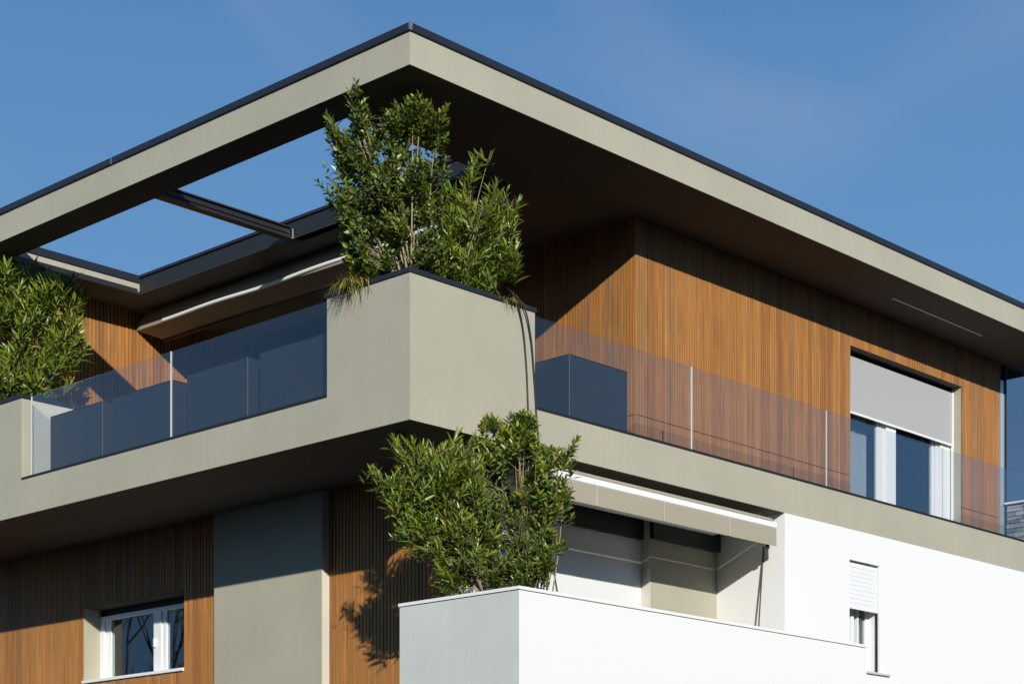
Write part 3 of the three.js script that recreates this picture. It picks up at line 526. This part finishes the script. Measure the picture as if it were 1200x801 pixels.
shrub('pittosporum_shrub', 'upright whorled leaf shrub with tall shoots crossing the balcony edge above the terrace wall', [1.6, 4.62, 0.35], { ...pitto, seed: 11, gap: 0.36, dense: 1.5, len: [0.09, 0.135], top: 6.6 }, [
  [600, 545, 0.42, 0.32, 105, 0, 4], [575, 505, 0.18, 0.24, 30, 0, 2], [618, 500, 0.12, 0.22, 20, 0, 2], [650, 545, 0.22, 0.28, 30, 0, 2], [655, 575, 0.15, 0.22, 16, 0, 2], [625, 590, 0.34, 0.30, 60, 0, 2], [650, 625, 0.14, 0.18, 10, 0, 2], [562, 555, 0.34, 0.34, 80, 0, 1], [640, 595, 0.22, 0.30, 44, 0, 1], [600, 510, 0.22, 0.20, 34, 0, 1], [655, 600, 0.16, 0.24, 22, 0, 1]]);
shrub('pittosporum_shrub', 'low dense small leaved shrub at the white corner of the terrace wall', [1.25, 4.62, 0.6], { ...pitto, seed: 13, gap: 0.35, dense: 1.9, len: [0.06, 0.095], cols: [[0.036, 0.07, 0.010], [0.19, 0.25, 0.028]] }, [
  [585, 625, 0.48, 0.34, 200, 0, 3], [620, 650, 0.30, 0.26, 90, 0, 2], [560, 665, 0.42, 0.20, 110, 0, 2], [600, 675, 0.40, 0.12, 60, 0, 2], [638, 640, 0.20, 0.30, 56, 0, 1]]);

// grass tufts spilling over the planter caps
function tuft(label, foot, n, len, seed, cols) {
  const R = rng(seed), t = thing('grass_tuft', label, 'grass', foot, 'grass tufts on the planter rims'), p = [], c = [];
  for (let i = 0; i < n; i++) {
    const a = R() * 6.283, l = len * (0.5 + R() * 0.7), o = new THREE.Vector3((R() - 0.5) * 0.22, 0, (R() - 0.5) * 0.30), out = new THREE.Vector3(Math.cos(a) - 0.5, 0, Math.sin(a) + 0.25).normalize(), s = new THREE.Vector3(-out.z, 0, out.x), w = 0.005 + R() * 0.004, arch = 0.5 + R() * 0.9, col = cols[Math.floor(R() * cols.length)];
    let prev = null; for (let k = 0; k <= 4; k++) { const u = k / 4, q = o.clone().addScaledVector(out, l * u * (0.5 + 0.25 * arch)).add(new THREE.Vector3(0, l * (0.75 * u - arch * u * u), 0)), ww = w * (1 - u * 0.85), A = q.clone().addScaledVector(s, ww), B = q.clone().addScaledVector(s, -ww); if (prev) { for (const v of [prev[0], prev[1], B, prev[0], B, A]) { p.push(v.x, v.y, v.z); c.push(...col); } } prev = [A, B]; }
  }
  const g = new THREE.BufferGeometry(); g.setAttribute('position', new THREE.Float32BufferAttribute(p, 3)); g.setAttribute('color', new THREE.Float32BufferAttribute(c, 3)); g.computeVertexNormals();
  mesh('blades', g, leafGreen, t);
}
const straw = [[0.38, 0.36, 0.06], [0.48, 0.42, 0.10], [0.22, 0.26, 0.04], [0.20, 0.12, 0.05]];
tuft('yellowing grass tuft spilling over the dark cap beside the glass railing', [0.03, 8.48, -0.95], 460, 0.36, 21, straw);
tuft('thin yellowing grass tuft under the narrow leaved shrub near the hoses', [1.62, 8.47, -0.10], 240, 0.20, 22, straw);
tuft('pale grass tuft at the inner rim of the far planter', [0.95, 8.47, -7.95], 200, 0.22, 23, straw);

// ---------------------------------------------------------------- bare trees across the street, mirrored in the window panes
function bareTree(x, z, h, seed, label) {
  const R = rng(seed), t = thing('bare_tree', label, 'tree', [x, 0, z], 'bare trees across the street'), parts = [], fine = [];
  const grow = (a, dir, len, r, depth) => {
    const b = a.clone().addScaledVector(dir, len), { g } = twig(a, b, r, r * 0.62, new THREE.Vector3((R() - 0.5) * len * 0.15, 0, (R() - 0.5) * len * 0.15), depth < 2 ? 7 : 3, depth < 2 ? 5 : 2);
    (depth < 2 ? parts : fine).push(g); if (depth >= 6) return;
    const n = 2 + (R() < 0.6 ? 1 : 0);
    for (let i = 0; i < n; i++) { const d = dir.clone().add(new THREE.Vector3((R() - 0.5) * 1.5, (R() - 0.25) * 0.7, (R() - 0.5) * 1.5)).normalize(); grow(a.clone().lerp(b, 0.72 + R() * 0.28), d, len * (0.62 + R() * 0.22), r * 0.6, depth + 1); }
  };
  grow(new THREE.Vector3(0, -0.1, 0), UP.clone(), h * 0.27, h * 0.018, 0);
  mesh('trunk', parts, M.oldBark, t); mesh('crown', fine, M.oldBark, t);
}
bareTree(-13.5, -27, 14, 51, 'bare winter tree standing across the side street, the taller one');
bareTree(-8, -33, 12, 52, 'bare winter tree standing across the side street, the shorter one');

// conifer belt added out of view to block low sun and low sky
{
  const R = rng(88), gs = [];
  const conifer = (x, z, h) => { for (let k = 0; k < 6; k++) { const y = h * (0.06 + k * 0.15), r = h * 0.21 * (1 - k * 0.15) + 0.25, g = new THREE.ConeGeometry(r, h * 0.27, 11, 3, true), p = g.attributes.position; for (let i = 0; i < p.count; i++) { const q = 0.78 + 0.44 * R(); p.setXYZ(i, p.getX(i) * q, p.getY(i) + (R() - 0.5) * 0.35, p.getZ(i) * q); } g.deleteAttribute('uv'); gs.push(g.translate(x, y + h * 0.13, z)); } };
  for (let i = 0; i < 130; i++) {
    const a = mix(-12, 170, i / 129) * Math.PI / 180, d = 31 + R() * 9, x = 2 + Math.cos(a) * d, z = -2 + Math.sin(a) * d;      // from beyond the right facade round behind the camera to the left
    const far = a < 1.5 ? 1.6 : 1; conifer(2 + (x - 2) * far, -2 + (z + 2) * far, a < 1.5 ? 10 + R() * 1.8 : 0.347 * (d - 3) + 1.7 - R() * 1.0);
  }
  for (let i = 0; i < 44; i++) { const a = mix(172, 245, i / 43) * Math.PI / 180, d = 48 + R() * 12; conifer(2 + Math.cos(a) * d, -2 + Math.sin(a) * d, 6 + R() * 2.5); }
  const m = mesh('added_tree_belt', gs, std(L(0.045, 0.058, 0.026), { roughness: 1 })); m.userData = { kind: 'stuff', label: 'added dark evergreen belt out of view, blocking low sun and sky', category: 'trees' };
}

renderer.render(scene, camera);
